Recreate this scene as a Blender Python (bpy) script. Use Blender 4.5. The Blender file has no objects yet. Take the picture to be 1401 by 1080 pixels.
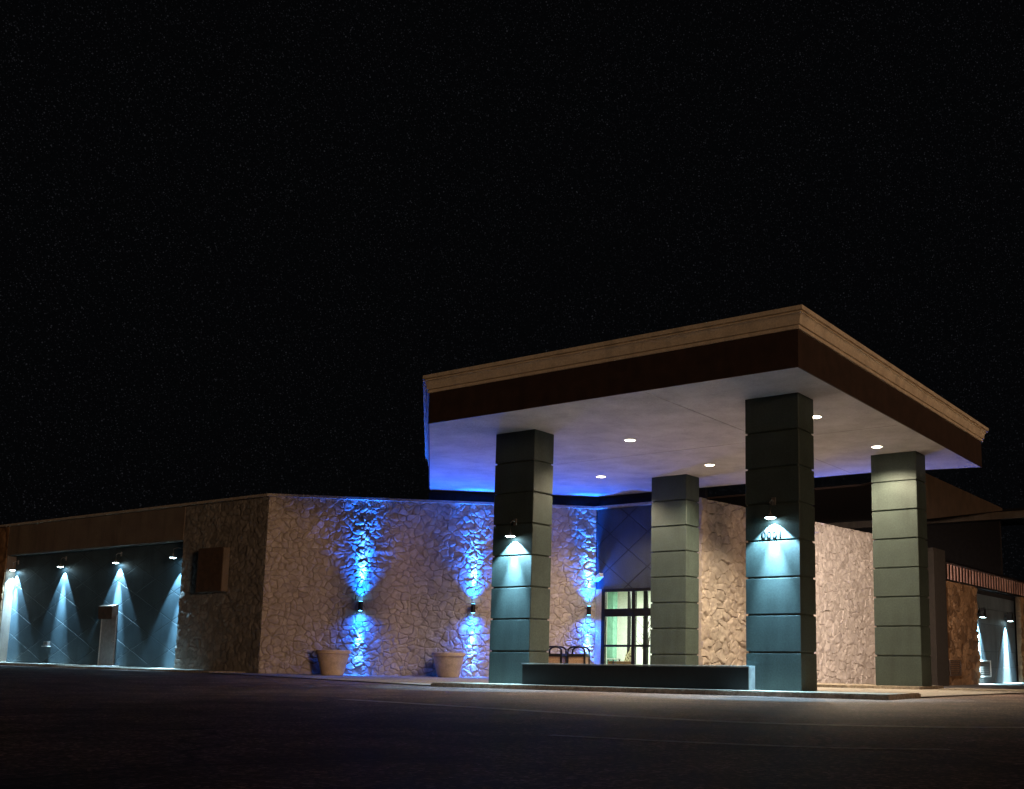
import bpy, bmesh, math, random
import numpy as np
from mathutils import Vector, Matrix
random.seed(7)
C = bpy.context.scene.collection
R = math.radians

# ------------------------------------------------------------------ materials
def newmat(name):
    m = bpy.data.materials.new(name); m.use_nodes = True
    nt = m.node_tree; nt.nodes.clear()
    out = nt.nodes.new('ShaderNodeOutputMaterial'); b = nt.nodes.new('ShaderNodeBsdfPrincipled')
    nt.links.new(b.outputs[0], out.inputs[0])
    return m, nt, b

def N(nt, t, **kw):
    n = nt.nodes.new(t)
    for k, v in kw.items():
        if k in n.inputs: n.inputs[k].default_value = v
        else: setattr(n, k, v)
    return n

def mathn(nt, op, a, b=None, c=None):
    n = nt.nodes.new('ShaderNodeMath'); n.operation = op
    for i, v in enumerate((a, b, c)):
        if v is None: continue
        if isinstance(v, (int, float)): n.inputs[i].default_value = v
        else: nt.links.new(v, n.inputs[i])
    return n.outputs[0]

def rough_mat(name, col, col2=None, rough=.8, scale=6., bscale=60., bump=.3, metal=0., spec=.5, dist=.01, wear=0., grain=.3):
    """two-tone mottled surface with fine bump; wear adds streaky stains"""
    m, nt, b = newmat(name)
    tc = N(nt, 'ShaderNodeTexCoord')
    n1 = N(nt, 'ShaderNodeTexNoise'); n1.inputs['Scale'].default_value = scale; n1.inputs['Detail'].default_value = 6
    nt.links.new(tc.outputs['Object'], n1.inputs['Vector'])
    ramp = N(nt, 'ShaderNodeValToRGB'); ramp.color_ramp.elements[0].position = .35; ramp.color_ramp.elements[1].position = .68
    c2 = col2 or tuple(v * .7 for v in col)
    ramp.color_ramp.elements[0].color = (*c2, 1); ramp.color_ramp.elements[1].color = (*col, 1)
    nt.links.new(n1.outputs['Fac'], ramp.inputs[0])
    last = ramp.outputs[0]
    if wear > 0:
        mp = N(nt, 'ShaderNodeMapping'); mp.inputs['Scale'].default_value = (2.2, 2.2, .25)
        nt.links.new(tc.outputs['Object'], mp.inputs[0])
        n3 = N(nt, 'ShaderNodeTexNoise'); n3.inputs['Scale'].default_value = 1.4; n3.inputs['Detail'].default_value = 7
        nt.links.new(mp.outputs[0], n3.inputs['Vector'])
        rr = N(nt, 'ShaderNodeMapRange'); rr.inputs[1].default_value = .5; rr.inputs[2].default_value = .75; rr.inputs[3].default_value = 1; rr.inputs[4].default_value = 1 - wear
        nt.links.new(n3.outputs['Fac'], rr.inputs[0])
        mx = N(nt, 'ShaderNodeVectorMath', operation='SCALE')
        nt.links.new(last, mx.inputs[0]); nt.links.new(rr.outputs[0], mx.inputs['Scale']); last = mx.outputs[0]
    if grain > 0:
        ng = N(nt, 'ShaderNodeTexNoise'); ng.inputs['Scale'].default_value = 20; ng.inputs['Detail'].default_value = 5; ng.inputs['Roughness'].default_value = .95
        nt.links.new(tc.outputs['Object'], ng.inputs['Vector'])
        rg = N(nt, 'ShaderNodeMapRange'); rg.inputs[1].default_value = .3; rg.inputs[2].default_value = .7; rg.inputs[3].default_value = 1 - grain; rg.inputs[4].default_value = 1 + grain
        nt.links.new(ng.outputs['Fac'], rg.inputs[0])
        mg = N(nt, 'ShaderNodeVectorMath', operation='SCALE'); nt.links.new(last, mg.inputs[0]); nt.links.new(rg.outputs[0], mg.inputs['Scale']); last = mg.outputs[0]
    nt.links.new(last, b.inputs['Base Color'])
    n2 = N(nt, 'ShaderNodeTexNoise'); n2.inputs['Scale'].default_value = bscale; n2.inputs['Detail'].default_value = 4
    nt.links.new(tc.outputs['Object'], n2.inputs['Vector'])
    bp = N(nt, 'ShaderNodeBump'); bp.inputs['Strength'].default_value = bump; bp.inputs['Distance'].default_value = dist
    nt.links.new(n2.outputs['Fac'], bp.inputs['Height']); nt.links.new(bp.outputs[0], b.inputs['Normal'])
    b.inputs['Roughness'].default_value = rough; b.inputs['Metallic'].default_value = metal
    b.inputs['Specular IOR Level'].default_value = spec
    return m

def diamond_mat(name, col, slope, period, zoff=0., xoff=0., g=(.008, .02), dk=.35):
    """painted stucco scored with crossing diagonal joints"""
    m = rough_mat(name, col, tuple(v * .75 for v in col), rough=.6, scale=1.6, bscale=30, bump=.5, wear=.3, grain=.45)
    nt = m.node_tree; b = next(n for n in nt.nodes if n.type == 'BSDF_PRINCIPLED')
    tc = next(n for n in nt.nodes if n.type == 'TEX_COORD')
    sp = N(nt, 'ShaderNodeSeparateXYZ'); nt.links.new(tc.outputs['Object'], sp.inputs[0])
    xs = mathn(nt, 'MULTIPLY', mathn(nt, 'ADD', sp.outputs[0], xoff), slope)
    z = mathn(nt, 'ADD', sp.outputs[2], zoff)
    fs = []
    for op in ('ADD', 'SUBTRACT'):
        v = mathn(nt, op, z, xs)
        w = mathn(nt, 'PINGPONG', v, period / 2)
        fs.append(w)
    d = mathn(nt, 'MINIMUM', fs[0], fs[1])
    mr = N(nt, 'ShaderNodeMapRange'); mr.inputs[1].default_value = g[0]; mr.inputs[2].default_value = g[1]
    nt.links.new(d, mr.inputs[0])
    bp0 = b.inputs['Normal'].links[0].from_node
    bp = N(nt, 'ShaderNodeBump'); bp.inputs['Strength'].default_value = 1; bp.inputs['Distance'].default_value = .012
    nt.links.new(mr.outputs[0], bp.inputs['Height']); nt.links.new(bp0.outputs[0], bp.inputs['Normal']); nt.links.new(bp.outputs[0], b.inputs['Normal'])
    src = b.inputs['Base Color'].links[0].from_socket
    mx = N(nt, 'ShaderNodeMix', data_type='RGBA')
    nt.links.new(mr.outputs[0], mx.inputs[0]); mx.inputs[6].default_value = (*[v * dk for v in col], 1)
    nt.links.new(src, mx.inputs[7]); nt.links.new(mx.outputs[2], b.inputs['Base Color'])
    return m

def stone_mat(name, a, c, mortar, rough=.85):
    m, nt, b = newmat(name)
    at = N(nt, 'ShaderNodeAttribute', attribute_name='rnd'); am = N(nt, 'ShaderNodeAttribute', attribute_name='joint')
    tc = N(nt, 'ShaderNodeTexCoord')
    mx = N(nt, 'ShaderNodeMix', data_type='RGBA'); mx.inputs[6].default_value = (*a, 1); mx.inputs[7].default_value = (*c, 1)
    nt.links.new(at.outputs['Fac'], mx.inputs[0])
    n = N(nt, 'ShaderNodeTexNoise'); n.inputs['Scale'].default_value = 5; n.inputs['Detail'].default_value = 7
    nt.links.new(tc.outputs['Object'], n.inputs['Vector'])
    mr = N(nt, 'ShaderNodeMapRange'); mr.inputs[1].default_value = .3; mr.inputs[2].default_value = .7; mr.inputs[3].default_value = .78; mr.inputs[4].default_value = 1.12
    nt.links.new(n.outputs['Fac'], mr.inputs[0])
    sc = N(nt, 'ShaderNodeVectorMath', operation='SCALE'); nt.links.new(mx.outputs[2], sc.inputs[0]); nt.links.new(mr.outputs[0], sc.inputs['Scale'])
    m2 = N(nt, 'ShaderNodeMix', data_type='RGBA'); m2.inputs[6].default_value = (*mortar, 1)
    nt.links.new(am.outputs['Fac'], m2.inputs[0]); nt.links.new(sc.outputs[0], m2.inputs[7])
    nt.links.new(m2.outputs[2], b.inputs['Base Color'])
    n2 = N(nt, 'ShaderNodeTexNoise'); n2.inputs['Scale'].default_value = 28; n2.inputs['Detail'].default_value = 6
    nt.links.new(tc.outputs['Object'], n2.inputs['Vector'])
    bp = N(nt, 'ShaderNodeBump'); bp.inputs['Strength'].default_value = .6; bp.inputs['Distance'].default_value = .012
    nt.links.new(n2.outputs['Fac'], bp.inputs['Height']); nt.links.new(bp.outputs[0], b.inputs['Normal'])
    b.inputs['Roughness'].default_value = rough; b.inputs['Specular IOR Level'].default_value = .3
    return m

def emit_mat(name, col, s):
    m, nt, b = newmat(name)
    b.inputs['Base Color'].default_value = (.8, .8, .8, 1)
    b.inputs['Emission Color'].default_value = (*col, 1); b.inputs['Emission Strength'].default_value = s
    return m

WARM = (1, .80, .55); COOL = (.38, .73, 1); BLUE = (.012, .12, 1)
M = dict(
    column=rough_mat('column_paint', (.042, .063, .056), (.033, .050, .045), rough=.62, scale=2.5, bscale=110, bump=.5, dist=.006, wear=.3, grain=.5),
    lowwall=rough_mat('low_wall_paint', (.009, .013, .015), (.006, .009, .011), rough=.6, bscale=110, bump=.4, dist=.006, wear=.3),
    lowcap_lit_end=rough_mat('low_wall_cap_lit_end_paint', (.3, .34, .34), rough=.6, bscale=80, bump=.3),
    cream=stone_mat('painted_flagstone', (.40, .345, .30), (.49, .425, .37), (.31, .265, .225)),
    brown=stone_mat('brown_fieldstone', (.12, .065, .032), (.36, .215, .115), (.10, .062, .038)),
    dim=stone_mat('weathered_fieldstone', (.16, .15, .14), (.27, .25, .23), (.13, .12, .115)),
    crown=rough_mat('cornice_stucco', (.80, .70, .56), (.68, .59, .47), rough=.75, scale=3, bscale=120, bump=.3, dist=.006, wear=.22),
    fascia=rough_mat('fascia_paint', (.056, .032, .025), (.036, .021, .017), rough=.65, scale=3, bscale=100, bump=.3, dist=.005, wear=.3),
    frieze=rough_mat('dark_frieze_paint', (.02, .018, .02), rough=.9, bscale=60, bump=.2, spec=.2),
    cap=rough_mat('parapet_cap', (.42, .37, .32), (.34, .30, .26), rough=.6, bscale=40, bump=.2, wear=.3),
    stucco=rough_mat('brown_stucco', (.17, .135, .105), (.13, .10, .08), rough=.85, scale=1.2, bscale=70, bump=.6, dist=.012, wear=.35),
    slate=diamond_mat('scored_slate_stucco', (.055, .088, .108), .43, 1.1, .25, .35),
    entry=diamond_mat('scored_entry_panel', (.04, .048, .062), .77, 1.28, .47, 2.66, (.016, .032), .12),
    slate2=rough_mat('smooth_slate_stucco', (.09, .12, .14), rough=.7, scale=1.5, bscale=80, bump=.4, wear=.3),
    dark=rough_mat('dark_bronze_metal', (.016, .014, .016), rough=.4, bscale=80, bump=.05, metal=.4),
    steel=rough_mat('galvanised_metal', (.35, .33, .31), rough=.4, bscale=60, bump=.1, metal=.7),
    black=rough_mat('black_metal', (.012, .012, .014), rough=.45, bscale=80, bump=.05, metal=.3),
    white=rough_mat('white_enamel', (.72, .72, .7), rough=.4, bscale=80, bump=.05),
    asphalt_dummy=None,
    terracotta=rough_mat('sandy_clay', (.66, .50, .36), (.52, .39, .28), rough=.8, scale=4, bscale=60, bump=.3, wear=.2),
    soil=rough_mat('potting_soil', (.05, .035, .025), rough=1, bscale=30, bump=1),
    tan=rough_mat('tan_pebble_panel', (.42, .27, .15), (.26, .16, .09), rough=.8, scale=45, bscale=60, bump=.6),
    door=rough_mat('door_grey_paint', (.30, .30, .31), rough=.5, bscale=60, bump=.1, wear=.2),
    rust=rough_mat('rusty_brown_metal', (.10, .062, .042), (.06, .038, .027), rough=.7, bscale=30, bump=.4),
    room=rough_mat('pale_green_wall_paint', (.70, .74, .66), (.66, .70, .62), rough=.7, bscale=40, bump=.1),
    pillar=rough_mat('sage_green_paint', (.16, .36, .26), rough=.6, bscale=40, bump=.1),
    tile=rough_mat('lobby_floor', (.3, .26, .2), rough=.3, bscale=20, bump=.05),
    wood=rough_mat('warm_wood', (.3, .15, .06), (.2, .09, .035), rough=.45, scale=9, bscale=40, bump=.1),
    twig=rough_mat('dry_twig', (.07, .05, .035), rough=.9, bscale=40, bump=.2),
    digit=rough_mat('black_numeral', (.01, .01, .01), rough=.4, bscale=40, bump=.05),
    lensC=emit_mat('cool_lamp_lens', (.62, .93, 1), 30), lensW=emit_mat('warm_lamp_lens', (1, .86, .62), 30),
    lensB=emit_mat('blue_lamp_lens', (.1, .5, 1), 30), tube=emit_mat('ceiling_panel_light', (.93, 1, .86), 5),
)
M['slate2'] = diamond_mat('scored_slate_stucco_pale', (.10, .125, .14), .43, 2.2, .2, 0)
# soffit: troweled white stucco with seams
M['soffit'] = rough_mat('soffit_stucco', (.54, .53, .56), (.41, .40, .43), rough=.8, scale=1.1, bscale=16, bump=.6, dist=.02, grain=.22, wear=.12)
# patterned cloth
m, nt, b = newmat('leaf_print_cloth'); v = N(nt, 'ShaderNodeTexVoronoi'); v.inputs['Scale'].default_value = 9
tc = N(nt, 'ShaderNodeTexCoord'); nt.links.new(tc.outputs['Object'], v.inputs['Vector'])
rp = N(nt, 'ShaderNodeValToRGB'); rp.color_ramp.interpolation = 'CONSTANT'
rp.color_ramp.elements[0].color = (.12, .07, .03, 1); rp.color_ramp.elements[1].position = .33; rp.color_ramp.elements[1].color = (.75, .66, .45, 1)
nt.links.new(v.outputs['Distance'], rp.inputs[0]); nt.links.new(rp.outputs[0], b.inputs['Base Color']); b.inputs['Roughness'].default_value = .9
M['print'] = m
# glass
m = bpy.data.materials.new('door_glass'); m.use_nodes = True; nt = m.node_tree; nt.nodes.clear()
out = nt.nodes.new('ShaderNodeOutputMaterial'); tr = nt.nodes.new('ShaderNodeBsdfTransparent'); gl = nt.nodes.new('ShaderNodeBsdfGlossy')
gl.inputs['Roughness'].default_value = .03; tr.inputs[0].default_value = (.9, .95, .92, 1)
fr = nt.nodes.new('ShaderNodeFresnel'); fr.inputs[0].default_value = 1.45; mx = nt.nodes.new('ShaderNodeMixShader')
nt.links.new(fr.outputs[0], mx.inputs[0]); nt.links.new(tr.outputs[0], mx.inputs[1]); nt.links.new(gl.outputs[0], mx.inputs[2]); nt.links.new(mx.outputs[0], out.inputs[0])
M['glass'] = m

def ground_mat(name, col, col2, rough, agg, bump, cracks=0., crackscale=.35, chips=0.):
    m, nt, b = newmat(name)
    tc = N(nt, 'ShaderNodeTexCoord')
    n0 = N(nt, 'ShaderNodeTexNoise'); n0.inputs['Scale'].default_value = .35; n0.inputs['Detail'].default_value = 8; n0.inputs['Roughness'].default_value = .65
    n1 = N(nt, 'ShaderNodeTexNoise'); n1.inputs['Scale'].default_value = agg; n1.inputs['Detail'].default_value = 5; n1.inputs['Roughness'].default_value = .8
    for n in (n0, n1): nt.links.new(tc.outputs['Object'], n.inputs['Vector'])
    r0 = N(nt, 'ShaderNodeMapRange'); r0.inputs[1].default_value = .35; r0.inputs[2].default_value = .65; r0.inputs[3].default_value = 0; r0.inputs[4].default_value = 1
    nt.links.new(n0.outputs['Fac'], r0.inputs[0])
    mx = N(nt, 'ShaderNodeMix', data_type='RGBA'); mx.inputs[6].default_value = (*col2, 1); mx.inputs[7].default_value = (*col, 1)
    nt.links.new(r0.outputs[0], mx.inputs[0])
    r1 = N(nt, 'ShaderNodeMapRange'); r1.inputs[1].default_value = .35; r1.inputs[2].default_value = .7; r1.inputs[3].default_value = .5; r1.inputs[4].default_value = 1.7
    nt.links.new(n1.outputs['Fac'], r1.inputs[0])
    sc = N(nt, 'ShaderNodeVectorMath', operation='SCALE'); nt.links.new(mx.outputs[2], sc.inputs[0]); nt.links.new(r1.outputs[0], sc.inputs['Scale'])
    last = sc.outputs[0]
    if chips:
        vc = N(nt, 'ShaderNodeTexVoronoi'); vc.inputs['Scale'].default_value = 34; nt.links.new(tc.outputs['Object'], vc.inputs['Vector'])
        sc_ = N(nt, 'ShaderNodeSeparateColor'); nt.links.new(vc.outputs['Color'], sc_.inputs[0])
        pw = mathn(nt, 'MULTIPLY_ADD', mathn(nt, 'POWER', sc_.outputs[0], 5), chips, .62)
        s3 = N(nt, 'ShaderNodeVectorMath', operation='SCALE'); nt.links.new(last, s3.inputs[0]); nt.links.new(pw, s3.inputs['Scale']); last = s3.outputs[0]
        np_ = N(nt, 'ShaderNodeTexNoise'); np_.inputs['Scale'].default_value = .9; np_.inputs['Detail'].default_value = 9; np_.inputs['Roughness'].default_value = .7
        nt.links.new(tc.outputs['Object'], np_.inputs['Vector'])
        rp_ = N(nt, 'ShaderNodeMapRange'); rp_.inputs[1].default_value = .42; rp_.inputs[2].default_value = .6; rp_.inputs[3].default_value = .55; rp_.inputs[4].default_value = 1.2
        nt.links.new(np_.outputs['Fac'], rp_.inputs[0])
        s4 = N(nt, 'ShaderNodeVectorMath', operation='SCALE'); nt.links.new(last, s4.inputs[0]); nt.links.new(rp_.outputs[0], s4.inputs['Scale']); last = s4.outputs[0]
    if cracks:
        nw = N(nt, 'ShaderNodeTexNoise'); nw.inputs['Scale'].default_value = 1.5; nw.inputs['Detail'].default_value = 5
        nt.links.new(tc.outputs['Object'], nw.inputs['Vector'])
        ad = N(nt, 'ShaderNodeVectorMath', operation='MULTIPLY_ADD'); nt.links.new(nw.outputs['Color'], ad.inputs[0]); ad.inputs[1].default_value = (.6, .6, .6); nt.links.new(tc.outputs['Object'], ad.inputs[2])
        vo = N(nt, 'ShaderNodeTexVoronoi', feature='DISTANCE_TO_EDGE'); vo.inputs['Scale'].default_value = crackscale
        nt.links.new(ad.outputs[0], vo.inputs['Vector'])
        rc = N(nt, 'ShaderNodeMapRange'); rc.inputs[1].default_value = .002; rc.inputs[2].default_value = .007; rc.inputs[3].default_value = 1 - cracks; rc.inputs[4].default_value = 1
        nt.links.new(vo.outputs['Distance'], rc.inputs[0])
        s2 = N(nt, 'ShaderNodeVectorMath', operation='SCALE'); nt.links.new(last, s2.inputs[0]); nt.links.new(rc.outputs[0], s2.inputs['Scale']); last = s2.outputs[0]
    nt.links.new(last, b.inputs['Base Color'])
    bp = N(nt, 'ShaderNodeBump'); bp.inputs['Strength'].default_value = bump; bp.inputs['Distance'].default_value = .012
    nt.links.new(n1.outputs['Fac'], bp.inputs['Height']); nt.links.new(bp.outputs[0], b.inputs['Normal'])
    b.inputs['Roughness'].default_value = rough; b.inputs['Specular IOR Level'].default_value = .35
    return m
M['asphalt'] = ground_mat('asphalt', (.17, .112, .095), (.085, .056, .048), .66, 38, .9, cracks=.75, crackscale=.16, chips=3.2)
M['concrete'] = ground_mat('worn_concrete', (.30, .27, .24), (.21, .19, .17), .85, 14, .4, cracks=.4, crackscale=.3)
M['kerb'] = ground_mat('kerb_concrete', (.36, .31, .25), (.17, .14, .11), .9, 9, .8)
M['paint'] = rough_mat('worn_line_paint', (.72, .66, .60), (.30, .27, .245), rough=.58, scale=9, bscale=38, bump=.9, dist=.012)

# ------------------------------------------------------------------ mesh helpers
def add_box(bm, x0, x1, y0, y1, z0, z1, bev=0.):
    vs = [bm.verts.new((x, y, z)) for z in (z0, z1) for y in (y0, y1) for x in (x0, x1)]
    fs = [(0, 2, 3, 1), (4, 5, 7, 6), (0, 1, 5, 4), (2, 6, 7, 3), (0, 4, 6, 2), (1, 3, 7, 5)]
    f = [bm.faces.new([vs[i] for i in q]) for q in fs]
    if bev:
        ed = list({e for q in f for e in q.edges})
        bmesh.ops.bevel(bm, geom=ed, offset=bev, segments=2, profile=.6, affect='EDGES')
def box(*a, bev=0.):
    bm = bmesh.new(); add_box(bm, *a, bev=bev); return bm
def add_prism(bm, pts, z0, z1):
    """vertical prism over a plan polygon; z may be numbers or functions of x,y"""
    f0 = z0 if callable(z0) else (lambda x, y: z0); f1 = z1 if callable(z1) else (lambda x, y: z1)
    lo = [bm.verts.new((x, y, f0(x, y))) for x, y in pts]; hi = [bm.verts.new((x, y, f1(x, y))) for x, y in pts]
    bm.faces.new(lo[::-1]); bm.faces.new(hi); n = len(pts)
    for i in range(n): bm.faces.new([lo[i], lo[(i + 1) % n], hi[(i + 1) % n], hi[i]])
def prism(pts, z0, z1):
    bm = bmesh.new(); add_prism(bm, pts, z0, z1); return bm
def add_tube(bm, pts, r, seg=10):
    rings = []; n = len(pts); rs = r if isinstance(r, (list, tuple)) else [r] * n
    for i, p in enumerate(pts):
        p = Vector(p); a = Vector(pts[max(0, i - 1)]); c = Vector(pts[min(n - 1, i + 1)]); t = (c - a).normalized()
        u = t.cross(Vector((0, 0, 1))); u = Vector((1, 0, 0)) if u.length < 1e-3 else u.normalized(); w = t.cross(u)
        rings.append([bm.verts.new(p + rs[i] * (math.cos(k * 2 * math.pi / seg) * u + math.sin(k * 2 * math.pi / seg) * w)) for k in range(seg)])
    for i in range(n - 1):
        for k in range(seg): bm.faces.new([rings[i][k], rings[i][(k + 1) % seg], rings[i + 1][(k + 1) % seg], rings[i + 1][k]])
    bm.faces.new(rings[0][::-1]); bm.faces.new(rings[-1])
def add_lathe(bm, prof, c=(0, 0, 0), seg=32, cap=(True, True)):
    rings = [[bm.verts.new((c[0] + r * math.cos(k * 2 * math.pi / seg), c[1] + r * math.sin(k * 2 * math.pi / seg), c[2] + z)) for k in range(seg)] for r, z in prof]
    for i in range(len(prof) - 1):
        for k in range(seg): bm.faces.new([rings[i][k], rings[i][(k + 1) % seg], rings[i + 1][(k + 1) % seg], rings[i + 1][k]])
    if cap[0]: bm.faces.new(rings[0][::-1])
    if cap[1]: bm.faces.new(rings[-1])
def obj(name, bm, mat, parent=None, smooth=False, label=None):
    me = bpy.data.meshes.new(name)
    bmesh.ops.recalc_face_normals(bm, faces=bm.faces)
    if any(len(e.link_faces) == 1 for e in bm.edges) and sum(f.normal.z * f.calc_area() for f in bm.faces) < 0 and max(v.co.z for v in bm.verts) < .6:
        bmesh.ops.reverse_faces(bm, faces=bm.faces)          # open ground sheets face up
    bm.to_mesh(me); bm.free()
    if smooth:
        for p in me.polygons: p.use_smooth = True
        me.set_sharp_from_angle(angle=R(38))
    me.materials.append(M[mat] if isinstance(mat, str) else mat)
    o = bpy.data.objects.new(name, me); C.objects.link(o)
    if parent: o.parent = parent
    if label: o['label'] = label
    return o
def thing(name, label, cat, loc=(0, 0, 0), rotz=0, group=None):
    o = bpy.data.objects.new(name, None); C.objects.link(o); o.empty_display_size = .2
    o.location = loc; o.rotation_euler = (0, 0, rotz); tag(o, label, cat, group); return o
def tag(o, label, cat, group=None):
    o['label'] = label; o['category'] = cat
    if group: o['group'] = group
    return o
def struct(name, bm, mat):
    o = obj(name, bm, mat); o['kind'] = 'structure'; return o
def spot(name, loc, direction, energy, angle, blend, col, parent, radius=.03):
    l = bpy.data.lights.new(name, 'SPOT'); l.energy = energy; l.spot_size = R(angle); l.spot_blend = blend; l.color = col; l.shadow_soft_size = radius
    o = bpy.data.objects.new(name, l); C.objects.link(o); o.location = loc
    o.rotation_euler = Vector(direction).to_track_quat('-Z', 'Y').to_euler()
    if parent: o.parent = parent
    return o
def dup(root, loc, rotz=0, label=None, group=None):
    r = root.copy(); C.objects.link(r); r.location = loc; r.rotation_euler = (0, 0, rotz)
    if label: r['label'] = label
    if group: r['group'] = group
    for ch in [o for o in C.objects if o.parent == root]:
        c = ch.copy(); C.objects.link(c); c.parent = r
        for g in [o for o in C.objects if o.parent == ch]:
            d = g.copy(); C.objects.link(d); d.parent = c
    return r

# ------------------------------------------------------------------ rubble-stone relief
def vnoise(u, v, s, seed):
    rs = np.random.RandomState(seed); T = rs.rand(256, 256)
    x = u / s; y = v / s; i = np.floor(x).astype(int); j = np.floor(y).astype(int); fx = x - i; fy = y - j
    fx = fx * fx * (3 - 2 * fx); fy = fy * fy * (3 - 2 * fy)
    g = lambda a, c: T[a % 256, c % 256]
    return (g(i, j) * (1 - fx) + g(i + 1, j) * fx) * (1 - fy) + (g(i, j + 1) * (1 - fx) + g(i + 1, j + 1) * fx) * fy
def stone_wall(name, P0, P1, z0, z1, mat, parent, cell=.42, amp=1., res=.03, seed=1, label=None, depth=.2):
    """P0->P1 in plan, outward normal to the right of travel; z0 may be (z at P0, z at P1)"""
    P0 = np.array(P0, float); P1 = np.array(P1, float); L = np.hypot(*(P1 - P0)); d = (P1 - P0) / L; nrm = np.array([d[1], -d[0]])
    za, zb = z0 if isinstance(z0, tuple) else (z0, z0); zlo = min(za, zb)
    nu = int(L / res) + 1; nv = int((z1 - zlo) / res) + 1
    U, V = np.meshgrid(np.linspace(0, L, nu), np.linspace(zlo, z1, nv), indexing='ij')
    wu = U + (vnoise(U, V, .3, seed) - .5) * .24 + (vnoise(U, V, .09, seed + 5) - .5) * .05
    wv = V + (vnoise(U, V, .3, seed + 1) - .5) * .2 + (vnoise(U, V, .09, seed + 6) - .5) * .05
    sx, sy = cell, cell * .82; S = 128; rs = np.random.RandomState(seed)
    jx = rs.rand(S, S); jy = rs.rand(S, S); keep = rs.rand(S, S) > .22; hgt = rs.rand(S, S); tu = rs.randn(S, S); tv = rs.randn(S, S); rn = rs.rand(S, S)
    ci = np.floor(wu / sx).astype(int); cj = np.floor(wv / sy).astype(int)
    F1 = np.full(U.shape, 9.); F2 = np.full(U.shape, 9.); I1 = np.zeros(U.shape, int); J1 = I1.copy(); cx = np.zeros(U.shape); cy = cx.copy()
    for a in range(-2, 3):
        for c in range(-2, 3):
            i = (ci + a); j = (cj + c); ii = i % S; jj = j % S
            px = (i + .1 + .8 * jx[ii, jj]) * sx; py = (j + .1 + .8 * jy[ii, jj]) * sy
            D = np.abs(wu - px) ** 1.6 + np.abs((wv - py) * 1.15) ** 1.6; D = D ** (1 / 1.6)
            D = np.where(keep[ii, jj], D, 9.)
            near = D < F1
            F2 = np.where(near, F1, np.minimum(F2, D)); F1 = np.where(near, D, F1)
            I1 = np.where(near, ii, I1); J1 = np.where(near, jj, J1); cx = np.where(near, px, cx); cy = np.where(near, py, cy)
    e = F2 - F1
    t = np.clip(e / .05, 0, 1); t = t * t * (3 - 2 * t)
    H = t * (.028 + .040 * hgt[I1, J1] + (tu[I1, J1] * (U - cx) + tv[I1, J1] * (V - cy)) * .05) + (vnoise(U, V, .17, seed + 2) - .5) * .040 + (vnoise(U, V, .07, seed + 3) - .5) * .026
    H = np.clip(H, -.02, .15) * amp
    X = P0[0] + d[0] * U + nrm[0] * H; Y = P0[1] + d[1] * U + nrm[1] * H
    zbot = za + (zb - za) * U / L; Z = np.maximum(V, zbot)
    co = np.stack([X, Y, Z], -1).reshape(-1, 3)
    idx = np.arange(nu * nv).reshape(nu, nv)
    faces = np.stack([idx[:-1, :-1], idx[1:, :-1], idx[1:, 1:], idx[:-1, 1:]], -1).reshape(-1, 4).tolist()
    # solid backing: border verts pushed back
    loop = list(idx[:, 0]) + list(idx[-1, 1:]) + list(idx[-2::-1, -1]) + list(idx[0, -2:0:-1]); base = len(co)
    uu = U.reshape(-1)[loop]; zz = Z.reshape(-1)[loop]
    back = np.stack([P0[0] + d[0] * uu - nrm[0] * depth, P0[1] + d[1] * uu - nrm[1] * depth, zz], -1)
    co = np.concatenate([co, back]); n = len(loop)
    for k in range(n): faces.append([loop[k], base + k, base + (k + 1) % n, loop[(k + 1) % n]])
    faces.append([base + k for k in range(n)])
    me = bpy.data.meshes.new(name); me.from_pydata(co.tolist(), [], faces)
    for nm, arr in (('rnd', rn[I1, J1]), ('joint', t)):
        at = me.attributes.new(nm, 'FLOAT', 'POINT'); full = np.zeros(len(co), np.float32); full[:nu * nv] = arr.reshape(-1); at.data.foreach_set('value', full)
    me.materials.append(M[mat]); me.polygons.foreach_set('use_smooth', [True] * len(me.polygons)); me.set_sharp_from_angle(angle=R(50))
    o = bpy.data.objects.new(name, me); C.objects.link(o); o.parent = parent
    if label: o['label'] = label
    return o

# ------------------------------------------------------------------ ground
def gh(x, y):
    h = -.11
    if x < -2: h += .014 * (-2 - x) if x > -17 else .21 + .007 * (-17 - x)
    h = min(h, .3)
    if y > 8: h -= .016 * min(y - 8, 16) * max(0, min(1, (x + 4) / 4))
    return h
bm = bmesh.new()
xs = [-400, -150, -70] + [i for i in range(-44, 31, 2)] + [60, 150, 400]; ys = [-400, -150, -60] + [i for i in range(-30, 51, 2)] + [80, 150, 400]
g = [[bm.verts.new((x, y, gh(x, y))) for y in ys] for x in xs]
for i in range(len(xs) - 1):
    for j in range(len(ys) - 1): bm.faces.new([g[i][j], g[i + 1][j], g[i + 1][j + 1], g[i][j + 1]])
struct('asphalt_ground', bm, 'asphalt')
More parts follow.
